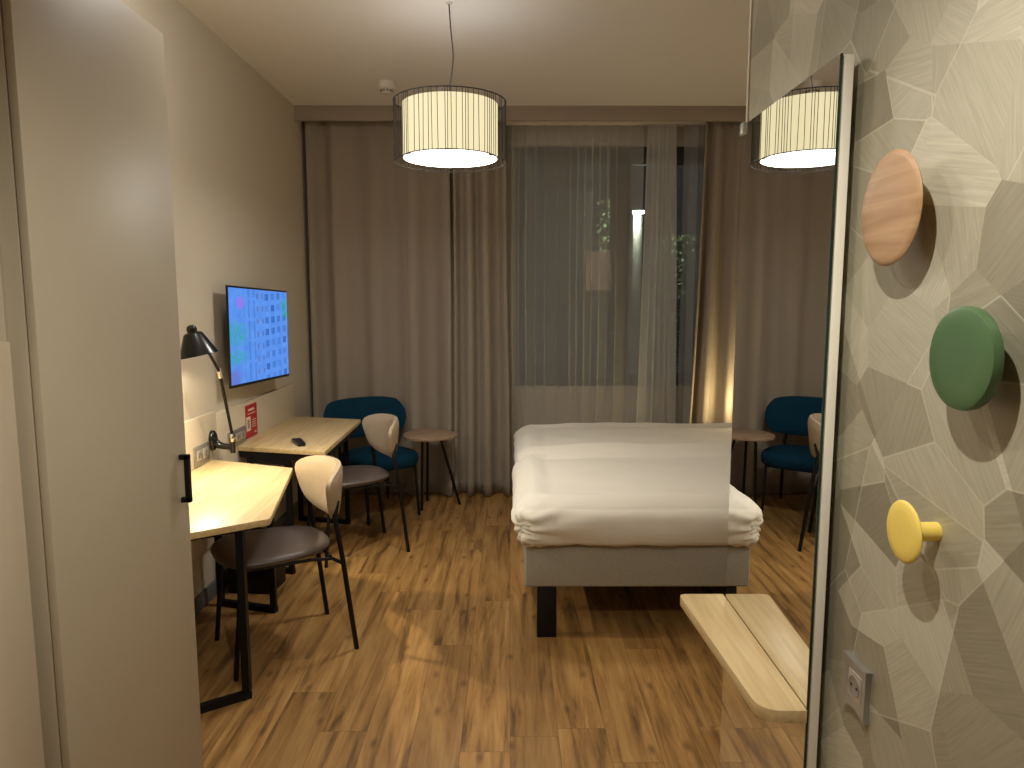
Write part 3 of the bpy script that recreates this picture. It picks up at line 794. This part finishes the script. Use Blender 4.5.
def superpoly(hx, y0, y1, e=3., n=56, back=.85):
    yc, hy = (y0+y1)/2, (y1-y0)/2; out = []
    for k in range(n):
        a = 2*PI*k/n; c, s = math.cos(a), math.sin(a)
        x = hx*math.copysign(abs(c)**(2/e), c); y = hy*math.copysign(abs(s)**(2/e), s)
        x *= lerp(1., back, (y/hy+1)/2)
        out.append((x, yc+y))
    return out

def make_dining_chair(label, loc, rotz, grp):
    t = thing('dining_chair', label, 'chair', (0, 0, 0), 0, grp)
    obj('seat', seat_pad(BM(), superpoly(.245, -.30, .205, 2.7, back=.84), .470, .508, .02), M['taupe_leather'], t)
    b = arc_shell(BM(), .719, .130, .232, .245, .095, .05, .22, .12, ex=3.2, ez=3.4); obj('backrest', b, M['beige_leather'], t)
    for s in (-1, 1):
        b = BM(); tube(b, [(s*.215, -.265, 0), (s*.205, -.225, .44), (s*.195, -.20, .466)], .0105, 10); obj('leg', b, M['black'], t)
        b = BM(); tube(b, [(s*.215, .265, 0), (s*.205, .215, .43), (s*.20, .185, .63), (s*.18, .205, .70)], .0115, 10); obj('leg', b, M['black'], t)
    b = BM(); tube(b, [(-.205, .218, .412), (-.20, .15, .456), (-.195, -.20, .460), (-.15, -.225, .460), (.15, -.225, .460), (.195, -.20, .460), (.20, .15, .456), (.205, .218, .412)], .008, 8, smooth_path=1)
    tube(b, [(-.20, .16, .456), (.20, .16, .456)], .008, 8)
    obj('seat_frame', b, M['black'], t)
    t.location = loc; t.rotation_euler = (0, 0, rotz); return t
cg = 'beige and taupe dining chairs'
# local +y is the back; back direction in plan (.846, .53)
ch1 = make_dining_chair('beige-backed dining chair at the near desk, nearer to the wardrobe', (-1.046, 3.175, 0), math.atan2(.53, .846)-PI/2, cg)
ch2 = dup(ch1, (-.985, 4.455, 0), math.atan2(.506, .862)-PI/2, 'beige-backed dining chair at the far desk, in front of the blue chair', cg)

# ------------------------------------------------------------------ blue lounge chair
lc = thing('lounge_chair', 'petrol blue upholstered chair with a wide curved back before the corner curtain', 'chair')
obj('seat', seat_pad(BM(), superpoly(.28, -.27, .25, 2.7, back=.94), .375, .470, .035), M['teal'], lc)
b = arc_shell(BM(), .69, .150, .335, .30, .12, .07, .0, .16, nx=36, nz=16, ex=4.0, ez=2.4); obj('backrest', b, M['teal'], lc)
for s in (-1, 1):
    b = BM(); tube(b, [(s*.205, -.24, 0), (s*.20, -.20, .375)], .011, 10); obj('leg', b, M['black'], lc)
    b = BM(); tube(b, [(s*.22, .29, 0), (s*.20, .24, .42), (s*.19, .285, .62)], .011, 10); obj('leg', b, M['black'], lc)
b = BM(); tube(b, [(-.205, .24, .366), (-.20, -.2, .366), (.20, -.2, .366), (.205, .24, .366)], .008, 8, True); obj('seat_frame', b, M['black'], lc)
lc.location = (-.985, 5.25, 0); lc.rotation_euler = (0, 0, math.atan2(.80, -.60)-PI/2)

# ------------------------------------------------------------------ round side table
st = thing('side_table', 'small round wooden side table on three thin black legs by the curtain', 'table', (-.535, 5.42, 0))
n = 60; poly = []
for k in range(n):
    a = 2*PI*k/n; r = .207*(1+.045*math.cos(3*(a+.1))); poly.append((-.617+r*math.cos(a), 5.40+r*math.sin(a)))
b = prism(BM(), poly, .553, .575, .004); obj('tabletop', b, M['walnut'], st)
for (x, y), (u, v) in (((-.672, 5.30), (-.665, 5.34)), ((-.394, 5.46), (-.54, 5.42)), ((-.66, 5.56), (-.64, 5.47))):
    b = BM(); tube(b, [(x, y, 0), (u, v, .553)], .010, 10); obj('leg', b, M['black'], st)

# ------------------------------------------------------------------ bed
BX0, BX1, BY0, BY1 = .068, 2.12, 3.238, 5.26
bd = thing('bed', 'double bed with a grey upholstered base on black legs', 'bed', (1.1, 4.25, 0))
b = BM(); box(b, BX0, BX1, BY0, (BY0+BY1)/2-.003, .248, .452, .012, 3); box(b, BX0, BX1, (BY0+BY1)/2+.003, BY1, .248, .452, .012, 3)
obj('base', b, M['bed_fabric'], bd)
for x, y in ((.128, BY0+.0), (1.93, BY0+.0), (.128, BY1-.05), (1.93, BY1-.05), (.128, 4.23), (1.93, 4.23)):
    b = BM(); box(b, x, x+.092, y, y+.05, 0, .2485, .002); obj('leg', b, M['black'], bd)
b = BM(); box(b, .09, 2.1, 3.27, 4.25, .452, .62, .05, 4); box(b, .09, 2.1, 4.26, 5.24, .452, .62, .05, 4); obj('mattress', b, M['mattress'], bd)
b = BM(); box(b, 2.125, 2.20, 3.15, 5.36, .10, 1.15, .02, 3); obj('headboard', b, M['bed_fabric'], bd)

def duvet(label, x0, x1, y0, y1, z0, z1, seed, corner):
    """Plump tucked bedding: rounded block, soft dents, gathers at the free corners."""
    bm = BM(); nx, ny, nzz = 96, 64, 20
    bmesh.ops.create_cube(bm, size=2.)
    bmesh.ops.subdivide_edges(bm, edges=bm.edges[:], cuts=40, use_grid_fill=True)
    c = Vector(((x0+x1)/2, (y0+y1)/2, (z0+z1)/2)); hx, hy, hz = (x1-x0)/2, (y1-y0)/2, (z1-z0)/2
    rb, rt = .085, .15
    for v in bm.verts:
        s = v.co.copy()
        # concentrate the grid towards the rims
        g = lambda t: math.copysign(abs(t)**.8, t)
        p = Vector((g(s.x)*hx, g(s.y)*hy, g(s.z)*hz))
        r = lerp(rb, rt, (s.z+1)/2)
        inner = Vector((max(-hx+r, min(hx-r, p.x)), max(-hy+r, min(hy-r, p.y)), max(-hz+min(r, hz*.98), min(hz-min(r, hz*.98), p.z))))
        d = p-inner
        if d.length > 1e-9:
            # rounded on all rims
            m_ = max(abs(d.x), abs(d.y), abs(d.z)); d = d.normalized()*min(r, m_ if False else r)
            if abs(p.z) >= hz*.999 and abs(p.x) < hx-r and abs(p.y) < hy-r: d = Vector((0, 0, math.copysign(min(r, hz*.98), p.z)))
            if abs(d.z) > 0: d.z *= min(1, hz*.98/r)
        w = c+inner+d
        top = max(0, d.z/ max(1e-6, min(r, hz)))
        # crown and slack
        cx, cy = p.x/hx, p.y/hy
        w.z += top*(.030*(1-cx**4)*(1-cy**4) - .012)
        nn = noise.noise(Vector((w.x*2.2, w.y*2.6, seed)))*.010 + noise.noise(Vector((w.x*6+seed, w.y*7, w.z*5)))*.007
        w.z += top*nn
        dirn = d.normalized() if d.length > 0 else Vector((0, 0, 1))
        side = 1-top
        w += dirn*side*(noise.noise(Vector((w.x*5, w.y*5, w.z*9+seed)))*.008 + noise.noise(Vector((w.x*16, w.y*16, w.z*5+seed)))*.0045)
        # long soft creases running over the top
        w.z += top*.005*noise.noise(Vector((w.x*1.5, w.y*14+noise.noise(Vector((w.x*3, 0, seed)))*2, seed+9)))
        for q in corner:
            qv = Vector(q); e = w-qv; dd = e.length
            if dd < .34:
                ang = math.atan2(e.z*1.2, (e.x-e.y) if q[0] < c.x else e.x)
                f = (1-dd/.34)**1.2*min(1, dd/.05)
                w += dirn*f*.012*math.sin(ang*11+seed)
                w -= dirn*max(0, 1-dd/.09)*.022
        v.co = w
    o = obj('duvet', bm, M['linen'], None, 180.)
    return tag(o, label, 'duvet', 'white duvets on the bed')
duvet('near white duvet tucked round the mattress, filling the front of the bed', .015, 2.11, 3.165, 4.31, .453, .690, 1., [(.03, 3.18, .545)])
duvet('far white duvet on the window half of the bed', .03, 2.11, 4.312, 5.29, .453, .692, 5., [(.04, 5.27, .52)])

# nightstand and lamp that throw the warm light on the curtain (behind the wall's end from here)
ns = thing('nightstand', 'small oak nightstand between the bed and the curtain by the headboard wall', 'nightstand', (1.92, 5.49, 0))
b = BM(); box(b, 1.75, 2.10, 5.37, 5.62, .32, .50, .004); obj('body', b, M['oak'], ns)
for x, y in ((1.77, 5.39), (2.08, 5.39), (1.77, 5.60), (2.08, 5.60)):
    b = BM(); tube(b, [(x, y, 0), (x, y, .32)], .009, 10); obj('leg', b, M['black'], ns)
bl = thing('bedside_lamp', 'small glowing bedside lamp on the nightstand', 'lamp', (1.845, 5.46, .50))
b = BM(); lathe(b, [(0, .50), (.055, .50), (.055, .51), (.012, .516), (.010, .60), (0, .60)], 28, Matrix.Translation((1.845, 5.46, 0))); obj('base', b, M['black'], bl)
b = BM(); lathe(b, [(.075, .60), (.05, .74), (.047, .74), (.072, .60), (.075, .60)], 32, Matrix.Translation((1.845, 5.46, 0))); obj('lamp_shade', b, M['bed_glow'], bl)
add_light('bulb_light', 'POINT', (1.845, 5.46, .76), 10., (1., .80, .42), bl, shadow_soft_size=.03)

# ------------------------------------------------------------------ mirror and shelf
XM = .60
mr = thing('mirror', 'tall frameless wall mirror with a pale board edge on the patterned wall', 'mirror', (XM, 1.63, .12))
b = BM(); box(b, XM+.005, XM+.028, 1.362, 1.905, .12, 2.043, .0008); obj('backing_board', b, M['mirror_edge'], mr)
b = BM(); box(b, XM+.001, XM+.0049, 1.357, 1.905, .12, 2.043); obj('glass_edge', b, M['glass_edge'], mr)
b = BM(); box(b, XM, XM+.0009, 1.359, 1.904, .121, 2.042); obj('mirror_glass', b, M['mirror'], mr, 0)
b = BM(); box(b, XM+.028, XW, 1.40, 1.88, .2, 1.96); obj('wall_batten', b, M['black'], mr)
b = BM(); box(b, XM-.006, XM+.03, 1.885, 1.915, 2.018, 2.05, .004); obj('corner_clip', b, M['clip'], mr)

sh = thing('console_shelf', 'narrow pale oak shelf with rounded corners fixed to the mirror', 'shelf', (.54, 1.65, .75))
q = rounded_poly([(XM-.0015, 1.350), (XM-.0015, 1.925), (.474, 1.925), (.504, 1.350)], [0, 0, .02, .05], 8)
b = prism(BM(), q, .750, .777, .0012); obj('board', b, M['oak'], sh)

# ------------------------------------------------------------------ coat hooks and socket on the patterned wall
def hook(label, y, z, r, xf, rs, m, rim):
    t = thing('coat_hook', label, 'coat hook', (XW, y, z), 0, 'round coat hooks on the patterned wall')
    mt = Matrix.Translation((XW, y, z)) @ Matrix.Rotation(-PI/2, 4, 'Y')     # local z points off the wall
    d = XW-xf; k = r*.16
    b = BM(); lathe(b, [(0, d), (r*.6, d-.0005), (r*.9, d-.0016), (r*.975, d-.0035), (r, d-.0035-rim*.5), (r*.985, d-.0035-rim), (r*.8, d-.0045-rim-k*.35), (rs*1.3, d-.005-rim-k), (rs, d-.008-rim-k), (0, d-.008-rim-k)], 64, mt); obj('disc', b, m, t)
    b = BM(); lathe(b, [(0, 0), (rs, 0), (rs, d-.006-rim-k), (0, d-.006-rim-k)], 32, mt); obj('stem', b, m, t)
    return t
hook('natural oak disc coat hook, topmost on the patterned wall', 1.163, 1.743, .0905, .600, .022, M['oak_disc'], .004)
hook('green disc coat hook, the middle one on the patterned wall', .950, 1.521, .070, .596, .018, M['green'], .013)
hook('yellow disc coat hook, lowest and smallest on the patterned wall', 1.045, 1.251, .0475, .590, .0145, M['yellow'], .003)

ws = thing('power_socket', 'brushed steel wall socket low on the patterned wall beside the mirror', 'socket', (XW, 1.243, .84))
b = BM()
yc, zc = 1.242, .89
nn_ = 12; P0 = []; P1 = []
h_ = .0425
def plate_pt(s, t):     # slightly hollow sides and a gently dished face
    return (yc + s*h_*(1-.11*(1-t*t)), zc + t*.049*(1-.11*(1-s*s)))
ring = [(-1+2*k/nn_, -1) for k in range(nn_)] + [(1, -1+2*k/nn_) for k in range(nn_)] + [(1-2*k/nn_, 1) for k in range(nn_)] + [(-1, 1-2*k/nn_) for k in range(nn_)]
r0 = [b.verts.new((XW, *plate_pt(s, t))) for s, t in ring]; r1 = [b.verts.new((XW-.010-.003*(s*s*t*t), *plate_pt(s, t))) for s, t in ring]
r2 = [b.verts.new((XW-.009, *plate_pt(s*.56, t*.56))) for s, t in ring]
for a_, c_ in ((r0, r1), (r1, r2)):
    for k in range(len(ring)): b.faces.new((a_[k], a_[(k+1) % len(ring)], c_[(k+1) % len(ring)], c_[k]))
obj('plate', b, M['steel'], ws, 25.)
b = BM(); box(b, XW-.0105, XW-.004, yc-.0235, yc+.0235, zc-.0265, zc+.0265, .001); ins = obj('insert', b, M['steel_light'], ws)
b = BM(); lathe(b, [(.020, .0), (.020, .0012), (.0185, .0012), (.0175, .0004), (0, .0003)], 32, Matrix.Translation((XW-.0105, yc, zc)) @ Matrix.Rotation(-PI/2, 4, 'Y')); child_of_part('socket_ring', b, M['steel'], ins, ws)
b = BM()
for dy in (-.0095, .0095): lathe(b, [(.003, 0), (.003, .0008), (0, .0008)], 12, Matrix.Translation((XW-.0108, yc+dy, zc)) @ Matrix.Rotation(-PI/2, 4, 'Y'))
child_of_part('pin_hole', b, M['black'], ins, ws)

# ------------------------------------------------------------------ outside, seen through the sheer
b = BM(); box(b, -6, 9, YB+.12, 16, -.4, -.3); struct('floor_outside', b, M['paving'])
b = BM(); box(b, -5, 1.02, 9.0, 9.4, -.3, 6.); box(b, -5, 1.04, 8.96, 9.0, 2.9, 2.98)
fb = obj('neighbouring_building', b, M['facade']); tag(fb, 'plain grey building side seen dimly through the left window pane', 'building')
def shrub(label, x, y, z0, z1, r, n, seed):
    t = thing('garden_shrub', label, 'shrub', (x, y, -.3), 0, 'shrubs in the dark outside')
    rn = random.Random(seed); b = BM()
    for _ in range(n):
        h = rn.random(); a = rn.uniform(0, 2*PI); rr = r*math.sqrt(rn.random())*(1-.5*abs(h-.4))
        p = Vector((x+rr*math.cos(a), y+rr*math.sin(a), lerp(z0, z1, h)))
        d = Vector((rn.gauss(0, 1), rn.gauss(0, 1), rn.gauss(0, .7))).normalized(); s = Vector((rn.gauss(0, 1), rn.gauss(0, 1), rn.gauss(0, 1))); s = (s-d*s.dot(d)).normalized()
        l, w = rn.uniform(.05, .09), rn.uniform(.018, .03)
        b.faces.new([b.verts.new(q) for q in (p, p+d*l*.5+s*w, p+d*l, p+d*l*.5-s*w)])
    obj('foliage', b, M['leaf'], t, 0)
    b = BM(); tube(b, [(x, y, -.3), (x+.03, y, lerp(-.3, z1, .5)), (x, y, z1-.1)], [.03, .022, .008], 8); obj('stem', b, M['bark'], t)
shrub('tall dark shrub outside the right window pane', 2.15, 8.9, .2, 2.4, .42, 1800, 1)
shrub('slim dark shrub outside, beside the lamp post', 1.33, 9.4, .6, 2.9, .25, 700, 2)
shrub('low rounded shrub outside, lit by the street lamp', .90, 8.5, .75, 1.25, .24, 600, 3)
sp_ = thing('street_lamp', 'pale lamp post glowing outside the window in the dark', 'street lamp', (1.60, 9.1, -.3))
b = BM(); tube(b, [(1.60, 9.1, -.3), (1.60, 9.1, 2.66)], .062, 20); obj('post', b, M['post'], sp_)
b = BM(); lathe(b, [(0, 2.735), (.07, 2.73), (.075, 2.70), (.075, 2.69), (0, 2.69)], 28, Matrix.Translation((1.60, 9.1, 0))); obj('cap', b, M['black'], sp_)
b = BM(); lathe(b, [(.0, 2.688), (.072, 2.688), (.072, 2.66), (.0, 2.66)], 28, Matrix.Translation((1.60, 9.1, 0))); obj('lens', b, M['street_glow'], sp_)
add_light('lens_light', 'POINT', (1.50, 8.93, 2.60), 26., (.95, 1., .85), sp_, shadow_soft_size=.05)

# ------------------------------------------------------------------ lamps of the place
add_light('lamp_bulb', 'AREA', (PX, PY, ZB+.0035), 10., (1., .96, .88), pl, shape='DISK', size=.2)
cl = thing('ceiling_lamp', 'flat round opal ceiling lamp above the near desk', 'lamp', (-.85, 2.75, ZC-.08))
b = BM(); lathe(b, [(0, ZC), (.17, ZC), (.175, ZC-.012), (.165, ZC-.022), (0, ZC-.022)], 48, Matrix.Translation((-.85, 2.75, 0))); obj('base_ring', b, M['plastic_white'], cl)
b = BM(); lathe(b, [(.16, ZC-.022), (.158, ZC-.05), (.135, ZC-.082), (.08, ZC-.10), (0, ZC-.106)], 48, Matrix.Translation((-.85, 2.75, 0))); obj('opal_dome', b, M['opal'], cl)
def downlight(label, x, y, e):
    t = thing('ceiling_downlight', label, 'downlight', (x, y, ZK-.01), 0, 'passage downlights')
    b = BM(); lathe(b, [(.045, ZK), (.045, ZK-.006), (.034, ZK-.006), (.034, ZK), (.045, ZK)], 32, Matrix.Translation((x, y, 0))); obj('trim_ring', b, M['plastic_white'], t)
    b = BM(); lathe(b, [(0, ZK-.001), (.034, ZK-.001), (.034, ZK-.0005), (0, ZK-.0005)], 32, Matrix.Translation((x, y, 0))); obj('lens', b, M['diffuser'], t)
    l = add_light('lens_light', 'SPOT', (x, y, ZK-.012), e, (1., .945, .83), t, spot_size=math.radians(150), spot_blend=.7, shadow_soft_size=.016)
    return t
downlight('round downlight in the passage ceiling by the camera', -.02, .66, 68.)
downlight('round downlight in the passage ceiling before the wardrobe end', -.28, 1.38, 13.)

w = bpy.data.worlds.new('night'); SC.world = w; w.use_nodes = True
bg = w.node_tree.nodes['Background']; bg.inputs[0].default_value = (.55, .60, .70, 1); bg.inputs[1].default_value = .03

# ------------------------------------------------------------------ camera and view
cam = bpy.data.cameras.new('camera'); co = bpy.data.objects.new('camera', cam); COL.objects.link(co)
F = 715.
cam.sensor_width = 36.; cam.sensor_fit = 'HORIZONTAL'; cam.lens = F/1024*36.; cam.clip_start = .02
co.location = (0, 0, 1.6); co.rotation_euler = (PI/2-math.atan(85/F), 0, -math.atan(2/F))
SC.camera = co
vs_ = SC.view_settings; vs_.view_transform = 'Standard'; vs_.look = 'None'; vs_.gamma = 1.; vs_.exposure = 0.; vs_.use_curve_mapping = False
SC.cycles.use_denoising = True
SC.cycles.max_bounces = 8; SC.cycles.diffuse_bounces = 5; SC.cycles.transparent_max_bounces = 16
SC.cycles.sample_clamp_indirect = 6.
